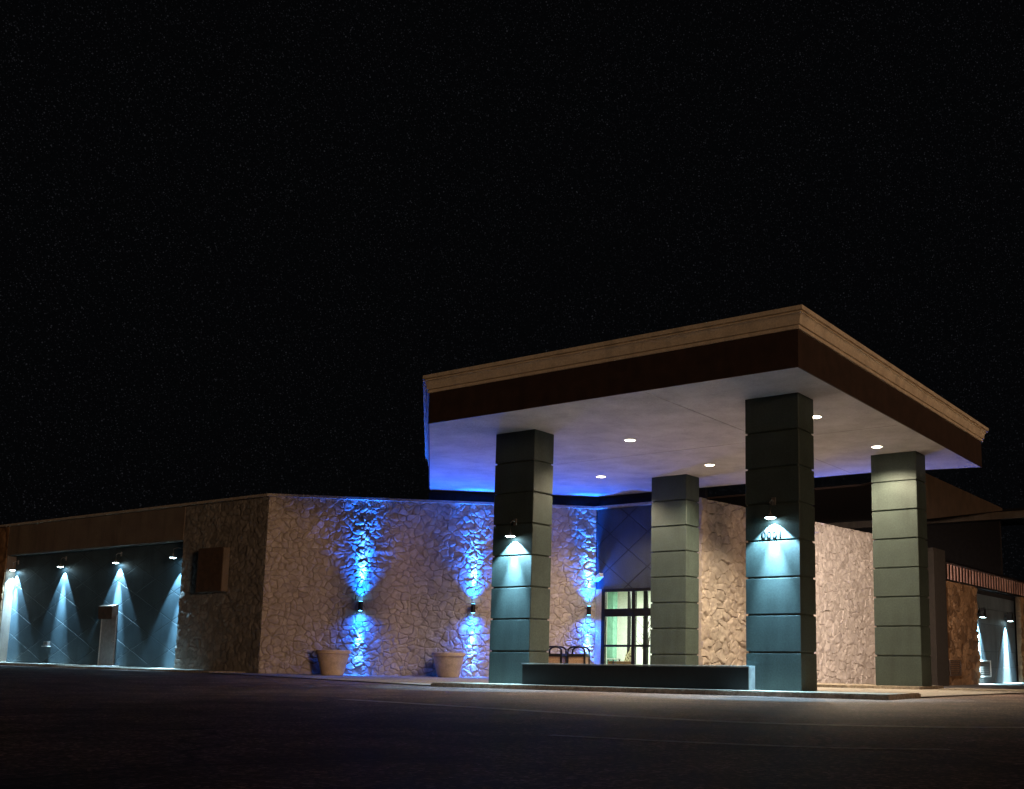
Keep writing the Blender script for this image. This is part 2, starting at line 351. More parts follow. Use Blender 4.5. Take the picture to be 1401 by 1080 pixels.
# concrete drive through the portico, running up to the angled wall
def sheet(pts, dz, sub=6):
    bm = bmesh.new(); vs = [bm.verts.new((x, y, 0)) for x, y in pts]; f = bm.faces.new(vs)
    bmesh.ops.triangulate(bm, faces=[f]); bmesh.ops.subdivide_edges(bm, edges=bm.edges[:], cuts=sub, use_grid_fill=True)
    for v in bm.verts: v.co.z = gh(v.co.x, v.co.y) + dz
    return bm
struct('concrete_drive', sheet([(-15, 1.15), (-6.6, .25), (-2.0, -.35), (11.25, -.45), (11.5, 2.6), (12.1, 7.9), (3.6, 12), (3.5, 24), (.5, 12), (-4, 10.9), (-12.7, 2.35), (-15, 2.35)], .03), 'concrete')
struct('forecourt', sheet([(12.2, 7.95), (17, 9), (17, 50), (3.4, 50), (3.4, 24.5), (3.7, 12.1)], .032, 8), 'concrete')
def kerb_slab(name, pts, ztop, zbot, bev=.02):
    bm = bmesh.new(); add_prism(bm, pts, zbot, ztop)
    ed = [e for e in bm.edges if all(v.co.z > ((ztop(v.co.x, v.co.y) if callable(ztop) else ztop) - 1e-4) for v in e.verts)]
    bmesh.ops.bevel(bm, geom=ed, offset=bev, segments=2, affect='EDGES')
    return struct(name, bm, 'kerb')
kerb_slab('kerb_island', [(-1.3, -.8), (11.33, -.8), (11.33, 1.15), (-.9, 1.15)], .0, -.3, .025)
kerb_slab('rear_pavement', [(-3.2, 8.2), (-2.0, 7.45), (9.15, 7.45), (9.15, 9.6), (3.0, 9.9), (.6, 10.35), (-4.0, 10.35)], -.002, -.3)
kerb_slab('side_kerb', [(9.55, 7.8), (20, 7.95), (20, 9.2), (9.55, 9.2)], -.055, -.4)
kerb_slab('left_pavement', [(-44, 1.25), (-23.0, 1.25), (-23.0, 2.55), (-44, 2.55)], lambda x, y: gh(x, y) + .10, -.3)
kerb_slab('left_pavement_step', [(-22.98, .75), (-13.6, 1.1), (-13.0, 2.35), (-17.2, 2.55), (-22.98, 2.55)], lambda x, y: gh(x, y) + .07, -.3)
# faint old painted arc on the asphalt
bm = bmesh.new(); arc = [(4.2, -8.6), (6.3, -9.0), (9.3, -9.6), (11.3, -9.95), (13.0, -10.05), (14.6, -9.6), (15.9, -8.7), (17.4, -6.8), (19, -4)]
def strip(bm, pts, w, z):
    P = [Vector((x, y, 0)) for x, y in pts]; fine = []
    for i in range(len(P) - 1):
        a, b_, c, d = P[max(i - 1, 0)], P[i], P[i + 1], P[min(i + 2, len(P) - 1)]
        for k in range(8):
            t = k / 8; fine.append(.5 * ((2 * b_) + (-a + c) * t + (2 * a - 5 * b_ + 4 * c - d) * t * t + (-a + 3 * b_ - 3 * c + d) * t ** 3))
    prev = None
    for i in range(len(fine) - 1):
        t = (fine[i + 1] - fine[i]).normalized(); n = Vector((-t.y, t.x, 0)) * w / 2
        cur = [bm.verts.new((q.x, q.y, gh(q.x, q.y) + z)) for q in (fine[i] + n, fine[i] - n)]
        if prev: bm.faces.new([prev[0], prev[1], cur[1], cur[0]])
        prev = cur
strip(bm, arc, .26, .005); struct('painted_arc', bm, 'paint')
bm = bmesh.new(); strip(bm, [(12.6, -13.4), (14.0, -13.3), (15.4, -13.0), (16.4, -12.4)], .13, .005); struct('worn_paint_line', bm, 'paint')

# ------------------------------------------------------------------ building
ZT = 6.33
bld = thing('building', 'long low flat-roofed building with angled cream flagstone front and scored slate panels', 'building', (-4, 10.5, 0))
def bpart(o):  # keep world placement under the building's empty
    o.matrix_parent_inverse = Matrix.Translation((4, -10.5, 0)); return o
def bobj(*a, **k):
    return bpart(obj(*a[:3], parent=bld, **k))
q = .7071
bpart(stone_wall('stone_wall', (-12.4, 2.2), (-4.12, 10.48), (.02, -.2), ZT - .08, 'cream', bld, cell=.235, amp=.62, res=.022, seed=3, label='cream flagstone wall washed by blue lamps'))
def rev_wall(*a, **k): return bpart(stone_wall(*a, **k))
# right-hand wall faces +x: travel from near to far (normal = (dy,-dx))
rev_wall('stone_wall', (.5, 10.32), (1.9, 23.2), (-.25, -.5), ZT - .04, 'cream', bld, cell=.42, amp=1.3, res=.03, seed=11, label='cream flagstone wall running back beside the entrance')
rev_wall('stone_wall', (-17.28, 2.22), (-12.42, 2.2), (.05, .0), ZT - .08, 'dim', bld, cell=.24, amp=.45, res=.034, seed=21, label='dark fieldstone pier left of the angled wall')
rev_wall('stone_wall', (-42, 2.2), (-30.22, 2.2), 0., ZT - .08, 'brown', bld, cell=.4, res=.06, seed=22, label='brown fieldstone pier at the far left end')
rev_wall('stone_wall', (3.8, 26.42), (3.8, 31.9), -.5, 4.43, 'brown', bld, cell=.42, amp=1.3, res=.035, seed=31, label='brown fieldstone wall under the slatted parapet')
rev_wall('stone_wall', (3.8, 40.3), (3.8, 50), -.5, 4.43, 'brown', bld, cell=.42, res=.05, seed=32, label='brown fieldstone pier at the right edge')
# left recess with scored slate wall
bobj('slate_wall', box(-30.3, -17.2, 2.6, 2.8, -.3, 4.96), 'slate')
bobj('recess_return', box(-30.36, -30.2, 2.22, 2.62, 0, 4.94), 'stucco')
bobj('upper_band', box(-30.2, -17.3, 2.18, 2.75, 4.95, ZT - .08), 'stucco')
# caps
def cap(pts_, z=ZT, o0=-.28, o1=.12, h=.09):
    bm = bmesh.new(); P = [Vector((x, y, 0)) for x, y in pts_]; n = len(P); outs = []
    for i in range(n):
        ns = []
        if i > 0: t = (P[i] - P[i - 1]).normalized(); ns.append(Vector((t.y, -t.x, 0)))
        if i < n - 1: t = (P[i + 1] - P[i]).normalized(); ns.append(Vector((t.y, -t.x, 0)))
        m_ = sum(ns, Vector()) / len(ns); m_ = m_ / m_.length_squared; outs.append(m_)
    rings = [[bm.verts.new(P[i] + outs[i] * o + Vector((0, 0, zz))) for o, zz in ((o1, z - h), (o1, z), (o0, z + .002), (o0, z - h))] for i in range(n)]
    for i in range(n - 1):
        for k in range(4): bm.faces.new([rings[i][k], rings[i][(k + 1) % 4], rings[i + 1][(k + 1) % 4], rings[i + 1][k]])
    bm.faces.new(rings[0]); bm.faces.new(rings[-1][::-1]); return bm
bobj('parapet_cap', cap([(-42, 2.2), (-12.4, 2.2), (-4.12, 10.48), (.5, 10.48)], o1=.14), 'cap')
# dark frieze between cap and soffit
bobj('frieze', prism([(-8.62, 6.22), (-4.12, 10.62), (.5, 10.62), (.5, 10.8), (-4.2, 10.8), (-8.75, 6.35)], ZT + .004, 6.70), 'frieze')
# entrance front: panel above opening, jambs
bobj('entrance_panel', box(-4.10, .48, 10.5, 10.7, 3.24, ZT - .1), 'entry')
bobj('entrance_jamb', box(-4.10, -3.79, 10.49, 10.72, -.3, 3.238), 'cap')
bobj('entrance_jamb', box(.12, .48, 10.49, 10.72, -.3, 3.238), 'cap')
# lobby room
bm = bmesh.new(); add_box(bm, -8.2, .30, 15.8, 15.95, -.1, 3.6); add_box(bm, -8.35, -8.2, 10.95, 15.95, -.1, 3.6); add_box(bm, -8.2, -4.1, 10.84, 10.9, -.1, 3.6)
add_box(bm, .15, .29, 10.73, 15.79, -.1, 3.6); add_box(bm, -8.35, .29, 10.72, 15.95, 3.61, 3.7)
bobj('lobby_wall', bm, 'room')
bobj('lobby_floor', box(-8.2, .14, 10.6, 15.79, -.3, -.05), 'tile')
bobj('lobby_pillar', box(-6.45, -6.15, 14.6, 14.9, -.05, 3.6, bev=.01), 'pillar')
bobj('lobby_pillar', box(-1.0, -.75, 14.6, 14.85, -.05, 3.6, bev=.01), 'pillar')
tl = bobj('ceiling_light', box(-4.3, -2.4, 12.8, 13.5, 3.52, 3.598), 'tube')
al = bpy.data.lights.new('lobby_light', 'AREA'); al.shape = 'RECTANGLE'; al.size = 2.2; al.size_y = 1.4; al.energy = 750; al.color = (1, 1, .93)
ao = bpy.data.objects.new('lobby_light', al); C.objects.link(ao); ao.location = (-3.6, 13.2, 3.48)
# storefront doors
df = bm = bmesh.new()
fz0, fz1 = -.05, 3.235; Y0, Y1 = 10.42, 10.56
for x0, x1, za, zb in [(-3.785, -3.64, fz0, fz1), (-2.44, -2.31, fz0, fz1), (-1.12, -.98, fz0, fz1), (.0, .118, fz0, fz1)]:
    add_box(bm, x0, x1, Y0, Y1, za, zb, bev=.006)
for x0, x1 in [(-3.638, -2.442), (-2.308, -1.122), (-.978, -.002)]:
    add_box(bm, x0, x1, Y0 + .01, Y1 - .01, 3.12, 3.232); add_box(bm, x0, x1, Y0 + .004, Y1 - .004, 2.22, 2.50); add_box(bm, x0, x1, Y0 + .02, Y1 - .02, 1.12, 1.2); add_box(bm, x0, x1, Y0 + .02, Y1 - .02, -.05, .18)
fr_ = bobj('door_frame', bm, 'dark')
bm = bmesh.new()
for x0, x1 in [(-3.638, -2.442), (-2.308, -1.122), (-.978, -.002)]:
    for za, zb in ((.18, 1.12), (1.2, 2.22), (2.5, 3.12)): add_box(bm, x0, x1, 10.485, 10.493, za, zb)
bobj('door_glass', bm, 'glass')
# inner vestibule line
bm = bmesh.new()
for x0, x1 in [(-3.69, -3.57), (-2.97, -2.8), (-.9, -.75)]: add_box(bm, x0, x1, 12.0, 12.08, -.05, 3.55)
add_box(bm, -2.79, -.91, 12.01, 12.07, 2.3, 2.42)
bobj('vestibule_frame', bm, 'dark')
# right wing: buttress, recess wall, louvred parapet
bobj('buttress', box(3.3, 4.05, 24.75, 26.4, -.5, 5.75, bev=.02), rough_mat('umber_stucco', (.032, .023, .016), rough=.9, bscale=20, bump=.6, wear=.4))
bobj('rear_wall', box(1.8, 3.6, 23.25, 24.74, -.5, 6.2), 'stucco')
bobj('slate_wall', box(3.25, 3.5, 31.88, 40.32, -.5, 4.43), 'slate2', label='pale scored slate panel behind the far wall lamps')
bm = bmesh.new(); y = 26.55
add_box(bm, 3.55, 3.6, 26.45, 60, 4.44, 5.3)
bobj('parapet_board', bm, 'frieze')
bm = bmesh.new()
k = 0
while y < 58:
    add_box(bm, 3.74, 3.79, y, y + .15, 4.52, 5.26, bev=.01); y += .5
bobj('parapet_slats', bm, rough_mat('pale_batten_paint', (.70, .43, .38), (.40, .22, .18), rough=.6, scale=2, bscale=50, bump=.2))
bm = bmesh.new(); add_box(bm, 3.6, 3.95, 26.42, 60, 5.27, 5.38, bev=.01); add_box(bm, 3.6, 3.9, 26.42, 60, 4.435, 4.515, bev=.01)
bobj('parapet_rail', bm, 'dark')
# roofs and closing volume
bobj('roof', prism([(-42, 2.45), (-12.5, 2.45), (-4.25, 10.8), (.45, 10.8), (1.6, 23.2), (1.6, 24.4), (-42, 24.4)], 5.9, 6.05), 'frieze')
bobj('roof', prism([(-42, 24.8), (3.55, 24.8), (3.55, 60), (-42, 60)], 4.2, 4.4), 'frieze')
bobj('rear_parapet', box(-42, 1.79, 24.45, 24.74, 3.9, 6.1), 'stucco')
bobj('end_wall', prism([(-42.3, 2.3), (-42.05, 2.3), (-42.05, 60), (-42.3, 60)], -.4, 6.2), 'stucco')
# high rear volume whose roof edge shows beyond the portico
hb = thing('rear_roof', 'dark brown raised roof slab showing between the portico and the far right sky', 'roof', (0, 38, 0))
def hpart(o): o.matrix_parent_inverse = Matrix.Translation((0, -38, 0)); return o
rb = rough_mat('rear_brown_boards', (.075, .048, .032), (.05, .032, .02), rough=.8, scale=2, bscale=30, bump=.4, wear=.3)
def yz_prism(pts, x0, x1):
    bm = bmesh.new(); a = [bm.verts.new((x0, y, z)) for y, z in pts]; b_ = [bm.verts.new((x1, y, z)) for y, z in pts]; n = len(pts)
    bm.faces.new(a); bm.faces.new(b_[::-1])
    for k in range(n): bm.faces.new([a[k], a[(k + 1) % n], b_[(k + 1) % n], b_[k]])
    return bm
hpart(obj('raking_wall', yz_prism([(24.2, 6.95), (37.55, 9.0), (37.55, 9.14), (24.2, 9.12)], 3.5, 3.8), rb, hb))
hpart(obj('slab', prism([(-9, 26), (.2, 26), (3.45, 24.3), (3.45, 37.5), (-9, 37.5)], 9.0, 9.1), 'fascia', hb))
hpart(obj('fascia', box(-9, 9, 37.62, 37.9, 8.55, 8.95, bev=.02), 'stucco', hb))
hpart(obj('wall', box(-9, 3.5, 38.0, 38.3, 5.0, 8.6), 'frieze', hb))
hpart(obj('top', box(-9, 9, 37.7, 44, 8.96, 9.1), 'frieze', hb))
for y in (37.9, 43.5): hpart(obj('post', box(8.5, 8.8, y, y + .3, -.5, 8.96), 'frieze', hb))

# ------------------------------------------------------------------ portico
por = thing('entrance_portico', 'tall square portico with cream cornice on four grooved slate columns', 'portico', (3.8, 4, 0))
def ppart(o, p=por): o.matrix_parent_inverse = Matrix.Translation((-3.8, -4, 0)); return o
plan = [(-.65, -1.95), (9.97, -1.95), (9.97, 11.5), (6.7, 10.7), (-4.15, 10.6), (-8.6, 6.2)]
ZS, ZF = 6.72, 7.55
def offset(pl, d):
    n = len(pl); out = []
    for i in range(n):
        p0, p1, p2 = (Vector(pl[k % n]) for k in (i - 1, i, i + 1))
        a = (p1 - p0).normalized(); b_ = (p2 - p1).normalized(); na = Vector((a.y, -a.x)); nb = Vector((b_.y, -b_.x)); m_ = (na + nb) / 2; m_ /= m_.length_squared
        out.append(p1 + m_ * d)
    return out
def sweep(prof):
    bm = bmesh.new(); rings = []
    for d, z in prof:
        rings.append([bm.verts.new((p.x, p.y, z)) for p in offset(plan, d)])
    n = len(plan)
    for i in range(len(prof)):
        a, b_ = rings[i], rings[(i + 1) % len(prof)]
        for k in range(n): bm.faces.new([a[k], a[(k + 1) % n], b_[(k + 1) % n], b_[k]])
    return bm
ppart(obj('fascia', sweep([(0, ZS), (0, ZF), (-.2, ZF), (-.2, ZS + .03), (-.03, ZS + .03), (-.03, ZS)]), 'fascia', por))
cove = [(.0, ZF - .012), (.045, ZF - .012), (.045, ZF + .05), (.022, ZF + .055), (.022, ZF + .078), (.075, ZF + .08), (.075, ZF + .11)]
for k in range(8):
    t = k / 7 * math.pi / 2; cove.append((.075 + .075 * (1 - math.cos(t)), ZF + .12 + .17 * math.sin(t)))
cove += [(.165, ZF + .292), (.165, ZF + .305), (.125, ZF + .31), (.125, ZF + .345), (.185, ZF + .35), (.185, ZF + .44), (-.2, ZF + .445), (-.2, ZF + .002), (.0, ZF + .002)]
ppart(obj('cornice', sweep(cove), 'crown', por))
ppart(obj('roof_deck', prism([tuple(p) for p in offset(plan, -.205)], ZF + .1, ZF + .3), 'frieze', por))
# soffit as troweled boards: one polygon with shallow seams
bm = bmesh.new(); add_prism(bm, [tuple(p) for p in offset(plan, -.034)], ZS + .005, ZS + .16)
sof = ppart(obj('soffit', bm, 'soffit', por))
bm = bmesh.new()
for x in (6.05,): add_box(bm, x, x + .02, -1.8, 10.5, ZS + .001, ZS + .0049)
for y in (4.4,): add_box(bm, -3, 9.8, y, y + .02, ZS + .0005, ZS + .0044)
ppart(obj('soffit_seam', bm, rough_mat('grey_seam', (.34, .32, .33), bscale=30, bump=.1), por))  # thin grey strips marking the soffit seams
W_, D_ = 1.37, .83; SEC = .84
def column_bm():
    bm = bmesh.new(); prof = [(0, 0.)]
    for k in range(8):
        zt = (k + 1) * SEC
        if k < 7: prof += [(0, zt - .028), (-.012, zt - .022), (-.04, zt - .022), (-.04, zt + .022), (-.012, zt + .022), (0, zt + .028)]
    prof.append((0, 6.722)); c = .012; rings = []
    for o, z in prof:
        x0, x1, y0, y1 = -o, W_ + o, -o, D_ + o
        x0, x1, y0, y1 = 0 - o, W_ + o, 0 - o, D_ + o
        rings.append([bm.verts.new((x, y, z)) for x, y in [(x0 + c, y0), (x1 - c, y0), (x1, y0 + c), (x1, y1 - c), (x1 - c, y1), (x0 + c, y1), (x0, y1 - c), (x0, y0 + c)]])
    for a, b_ in zip(rings, rings[1:]):
        for k in range(8): bm.faces.new([a[k], a[(k + 1) % 8], b_[(k + 1) % 8], b_[k]])
    bm.faces.new(rings[0][::-1]); bm.faces.new(rings[-1]); return bm
cols = {}
c0 = obj('column', column_bm(), 'column', por); c0.location = (-3.8, -4, 0); c0['label'] = 'left front column with a lit lamp'
cols[1] = c0
for k, (x, y), l in ((2, (7.686, 0), 'right front column with house numbers under its lamp'), (3, (-.05, 7.965), 'left rear column beside the glass doors'), (4, (7.7, 7.93), 'right rear column lit pale green by the soffit')):
    c = c0.copy(); C.objects.link(c); c.location = (x - 3.8, y - 4, 0); c['label'] = l; cols[k] = c
# pad stone under the columns
# house number 0001 on the front right column (lettering mesh)
tx = bpy.data.curves.new('house_number', 'FONT'); tx.body = '0001'; tx.size = .23; tx.extrude = .006; tx.space_character = 1.12; tx.align_x = 'CENTER'; tx.offset = .004
to = bpy.data.objects.new('tmp', tx); C.objects.link(to)
bpy.context.view_layer.update()
me = bpy.data.meshes.new_from_object(to.evaluated_get(bpy.context.evaluated_depsgraph_get())); bpy.data.objects.remove(to)
hn = bpy.data.objects.new('house_number', me); C.objects.link(hn); me.materials.clear(); me.materials.append(M['digit'])
hn.parent = cols[2]; hn.location = (.68, -.010, 3.42); hn.rotation_euler = (R(90), 0, 0); hn['label'] = 'black house number 0001'

# low wall between the front columns
lw = thing('low_wall', 'low dark blue wall between the two front portico columns', 'wall', (4.65, -.15, 0))
o = obj('wall_body', box(-3.25, 3.25, -.15, .145, 0.001, .50, bev=.008), 'lowwall', lw)
o = obj('wall_cap', box(-3.27, 3.27, -.165, .147, .503, .535, bev=.006), 'lowcap_lit_end', lw)
o = obj('lit_wall_end', box(3.252, 3.272, -.15, .143, .001, .502, bev=.004), 'lowcap_lit_end', lw)  # pale paint puts the column lamp's light on this end face

# ------------------------------------------------------------------ lamps
def gooseneck(label, loc, group, r=.14, e1=1., e2=1., half=52, name='wall_lamp', drop=.33, out=.19, tilt=.0, soft=.3, cang=44):
    """loc = point on the wall face (facing -y) at lens height"""
    t = thing(name, label, 'wall lamp', loc, 0, group)
    bm = bmesh.new(); add_box(bm, -.05, .05, -.025, 0, drop - .02, drop + .16, bev=.006); obj('wall_plate', bm, 'steel', t)
    bm = bmesh.new(); add_tube(bm, [(0, -.02, drop + .07), (0, -out * .6, drop + .10), (0, -out, drop + .03), (0, -out, .09)], .014, 8); obj('arm', bm, 'steel', t, smooth=True)
    bm = bmesh.new(); add_lathe(bm, [(.02, .11), (.035, .09), (.05, .06), (r, .012), (r, 0), (r - .012, 0), (r - .014, .008), (.04, .05)], (0, -out, 0), 24, cap=(True, True)); obj('shade', bm, 'steel', t, smooth=True)
    bm = bmesh.new(); add_lathe(bm, [(r - .016, -.004), (r * .7, -.02), (r * .35, -.032), (.01, -.036)], (0, -out, .004), 24); obj('lens', bm, 'lensC', t, smooth=True)
    spot('lamp_beam', (0, -out + .05, -.045), (0, tilt, -1), 1500 * e1, half * 2, soft, COOL, t, .02)
    spot('lamp_core', (0, -out, -.045), (0, .06, -1), 4200 * e2, cang, 1., COOL, t, .02)
    spot('lamp_spill', (0, -out + .03, -.05), (0, .3, -1), 7 * e1, 168, .3, COOL, t, .02)
    return t
GC = 'lamps on the front portico columns'
gooseneck('lit downward lamp on the left front portico column', (.78, 0, 3.85), GC, e1=.95, tilt=.15)
gooseneck('lit downward lamp above the black house number', (8.42, 0, 3.85), GC, e1=1.15, tilt=.15)
GL = 'lamps along the slate wall at left'
for x, l, e in ((-30.0, 'leftmost lamp of the row along the scored slate wall', 1.2), (-26.1, 'second lamp from the left on the slate wall, left of the hooded door', .75), (-22.0, 'lamp directly above the hooded door in the slate wall', .95), (-17.78, 'rightmost lamp of the slate wall row, next to the dark stone pier', 1.1)):
    gooseneck(l, (x, 2.598, 4.30), GL, r=.13, e1=.95 * e, e2=2.2 * e, half=35, drop=.3, out=.46 if x > -18 else .21, tilt=.12, soft=.3, cang=30)
# blue up-down sconces
def sconce(label, P, rot, zc=2.44, k=1., h=1.):
    """mounted on a wall whose outward normal is local -y"""
    t = thing('sconce', label, 'wall light', (P[0], P[1], zc), rot, 'blue up-and-down lights on the angled stone wall')
    bm = bmesh.new(); add_box(bm, -.05, .05, -.06, .1, -.05, .05, bev=.005); obj('bracket', bm, 'black', t)
    bm = bmesh.new(); add_lathe(bm, [(.078, -.16), (.082, -.155), (.082, .155), (.078, .16)], (0, -.14, 0), 28); obj('housing', bm, 'black', t, smooth=True)
    for s in (-1, 1):
        bm = bmesh.new(); add_lathe(bm, [(.06, .161 * s), (.055, .165 * s)], (0, -.14, 0), 20); obj('lens', bm, 'lensB', t)
        spot('beam', (0, -.19, .19 * s), (0, .09, s), 8000 if s > 0 else 4200, 31, 1., (.008, .135, 1), t, .06)
        spot('core', (0, -.17, .19 * s), (0, .17, s), 1700 if s > 0 else 1300, 15, 1., (.30, .85, .95), t, .04)
        spot('halo', (0, -.17, .19 * s), (0, .10, s), (560 if s > 0 else 420) * h, 90, .9, (.004, .13, 1), t, .06)
        if s > 0: spot('wash', (0, -.17, .19), (0, -.62, 1), 1600 * k, 108, .9, BLUE, t, .03)
        else: spot('wash', (0, -.15, -.19), (0, -.1, -1), 200, 150, .9, BLUE, t, .03)
    return t
off = .06
for P, l in (((-10.06, 4.54), 'blue up-and-down light right of the first pot, farthest left on the stone wall'), ((-7.28, 7.32), 'blue up-and-down light between the second pot and the left front column'), ((-4.30, 10.30), 'blue up-and-down light between the waste bins and the glass doors')):
    sconce(l, (P[0] + off * q, P[1] - off * q), R(45), k=.45 if P[0] > -5 else 1., h=1. if P[0] < -9 else 1.6)
sconce('blue up-and-down light on the long stone wall behind the right front column', (1.16, 15.6), R(84), k=4.)
# soffit downlights
def downlight(x, y, l, e=1.):
    t = thing('soffit_light', l, 'recessed light', (x, y, ZS), 0, 'recessed lights in the portico soffit')
    bm = bmesh.new(); add_lathe(bm, [(.18, .004), (.18, -.012), (.15, -.022), (.14, -.004)], (0, 0, 0), 28, cap=(False, False)); obj('trim_ring', bm, 'white', t, smooth=True)
    bm = bmesh.new(); add_lathe(bm, [(.142, -.004), (.12, -.02), (.03, -.03)], (0, 0, 0), 24); obj('lens', bm, 'lensW', t)
    spot('downlight', (0, 0, -.05), (0, 0, -1), 1330 * e, 142, .5, WARM, t, .09)
    return t
for x, y, l in ((6.0, 6.85, 'added soffit light in the rear row, unseen behind the right front column'), (4.9, 9.0, 'added rearmost soffit light, unseen behind the right front column'), (2.79, 2.44, 'soffit light nearest the middle of the front edge'), (2.83, 6.85, 'soffit light above the gap between the two rear columns, nearest the left rear one'), (-1.38, 6.9, 'leftmost soffit light, above the way to the glass doors'), (8.35, 6.75, 'soffit light just in front of the right rear column'), (8.4, 2.42, 'soffit light just behind the right front column')):
    downlight(x, y, l, 1.7 if x == 4.9 else 1.)  # first two are added, unseen, to brighten the long stone wall
# box lamps on the right wing
def boxlamp(y, x, l, z=2.98):
    t = thing('box_lamp', l, 'wall light', (x, y, z), 0, 'box lamps on the far right wall')
    obj('bracket', box(0.001, .16, -.08, .08, .2, .36, bev=.005), 'black', t)
    bm = bmesh.new(); add_box(bm, .16, .42, -.16, .16, .012, .5, bev=.008); obj('housing', bm, 'black', t)
    obj('lens', box(.19, .40, -.13, .13, 0, .011), 'lensC', t)
    spot('beam', (.28, 0, -.03), (-.10, 0, -1), 30000, 36, .9, (.6, .88, 1), t, .05)
    spot('wash', (.28, 0, -.03), (-.1, 0, -1), 2600, 74, .5, (.42, .78, 1), t, .05)
boxlamp(33.0, 3.5, 'box lamp beside the brown stone wall, above the louvre')
boxlamp(38.3, 3.5, 'box lamp nearest the right edge of the photo')

# added flood lamp, unseen behind the right rear column, to brighten the long stone wall
t = thing('added_flood_lamp', 'added flood lamp, unseen on the back of the right rear column', 'flood lamp', (8.3, 8.77, 5.1))
obj('bracket', box(-.05, .05, 0, .2, -.04, .04, bev=.005), 'black', t)
bm = bmesh.new(); add_box(bm, -.2, .2, -.12, .12, -.14, .14, bev=.02); o = obj('housing', bm, 'black', t); o.location = (-.03, .30, 0); o.rotation_euler = (0, 0, R(35))
o2 = obj('lens', box(-.17, .17, .121, .127, -.11, .11), 'lensW', o)
spot('added_flood_beam', (-.16, .50, 0), (-5.9, 10.2, -2.6), 9500, 60, .9, (1, .84, .72), t, .12)

# ------------------------------------------------------------------ objects
def pot(label, loc):
    t = thing('plant_pot', label, 'planter', loc, random.random(), 'large clay pots by the angled wall')
    prof = [(.36, 0), (.375, .02), (.47, .42), (.475, .43), (.478, .45), (.485, .455), (.53, .70), (.535, .72), (.585, .735), (.59, .755), (.592, .83), (.582, .85), (.54, .855), (.53, .84), (.50, .70)]
    bm = bmesh.new(); add_lathe(bm, prof, (0, 0, 0), 48, cap=(True, False)); obj('pot_body', bm, 'terracotta', t, smooth=True)
    bm = bmesh.new(); add_lathe(bm, [(.505, .70), (.3, .735), (.05, .745)], (0, 0, 0), 32, cap=(False, True)); obj('soil', bm, 'soil', t, smooth=True)
    return t
pot('clay pot left of the leftmost blue light', (-10.12, 3.47, gh(-10.1, 3.5) + .03))
pot('clay pot left of the middle blue light, nearer the portico', (-7.30, 6.19, gh(-7.3, 6.2) + .03))

def waste_bin(label, loc, rz):
    t = thing('waste_bin', label, 'waste bin', loc, rz, 'waste bins by the entrance')
    bm = bmesh.new(); add_box(bm, -.3, .3, -.27, .27, .05, .80, bev=.02); obj('bin_body', bm, 'tan', t)
    bm = bmesh.new()
    for sx in (-.31, .31):
        for sy in (-.28, .28): add_box(bm, sx - .03, sx + .03, sy - .03, sy + .03, 0, .98)
    add_box(bm, -.33, .33, -.3, .3, .80, .90, bev=.008); obj('bin_frame', bm, 'black', t)
    bm = bmesh.new()
    for sy in (-.28, .28):
        add_tube(bm, [(-.31, sy, .96), (-.30, sy, 1.05), (-.22, sy, 1.12), (-.1, sy, 1.145), (.1, sy, 1.145), (.22, sy, 1.12), (.30, sy, 1.05), (.31, sy, .96)], .032, 8)
    obj('arched_rail', bm, 'black', t, smooth=True)
    return t
waste_bin('tan waste bin with arched black rail, left one of the pair behind the low wall', (-4.55, 8.72, -.05), R(20))
waste_bin('tan waste bin with arched black rail, right one beside the glass doors', (-3.82, 9.12, -.05), R(20))

# security camera beside the entrance
t = thing('security_camera', 'white security camera above the left corner of the glass doors', 'camera', (-3.95, 10.497, 3.62))
obj('mount', box(-.05, .05, -.03, 0, -.06, .06, bev=.005), 'white', t)
bm = bmesh.new(); add_tube(bm, [(0, -.02, 0), (.03, -.16, -.02)], .02, 8); obj('arm', bm, 'white', t, smooth=True)
bm = bmesh.new(); add_box(bm, -.09, .09, -.26, .26, -.075, .075, bev=.02); o = obj('camera_body', bm, 'white', t); o.location = (.14, -.26, .03); o.rotation_euler = (R(-18), 0, R(62))

# furniture in the lobby
t = thing('lounge_chair', 'wooden chair with leaf-print back just inside the glass doors', 'chair', (-3.72, 11.6, -.05), R(-30))
bm = bmesh.new(); add_box(bm, -.32, .32, -.3, .3, .40, .52, bev=.03); obj('seat', bm, 'print', t)
bm = bmesh.new(); add_box(bm, -.30, .30, -.05, .05, 0, .72, bev=.03); o = obj('backrest', bm, 'print', t); o.location = (0, .3, .5); o.rotation_euler = (R(-16), 0, 0)
for sx in (-.36, .36):
    bm = bmesh.new(); add_box(bm, sx - .03, sx + .03, -.34, .36, .0, .66, bev=.015); obj('side_panel', bm, 'wood', t)
t = thing('side_table', 'small dark table with white top beside the lobby chair', 'table', (-4.15, 11.6, -.05))
bm = bmesh.new(); add_box(bm, -.3, .3, -.25, .25, .72, .76, bev=.008); obj('tabletop', bm, 'white', t)
for sx in (-.26, .26):
    for sy in (-.21, .21): obj('leg', box(sx - .02, sx + .02, sy - .02, sy + .02, 0, .72), 'dark', t)
t = thing('bare_tree', 'bare-branched decorative tree standing in the lobby behind the glass', 'plant', (-3.25, 12.7, -.05))
bm = bmesh.new(); add_lathe(bm, [(.16, 0), (.22, .4), (.2, .42)], (0, 0, 0), 20); obj('tub', bm, 'wood', t, smooth=True)
bm = bmesh.new(); rs = random.Random(3)
add_tube(bm, [(0, 0, .35), (.02, 0, 1.2), (0, .02, 2.2)], [.07, .055, .02], 7)
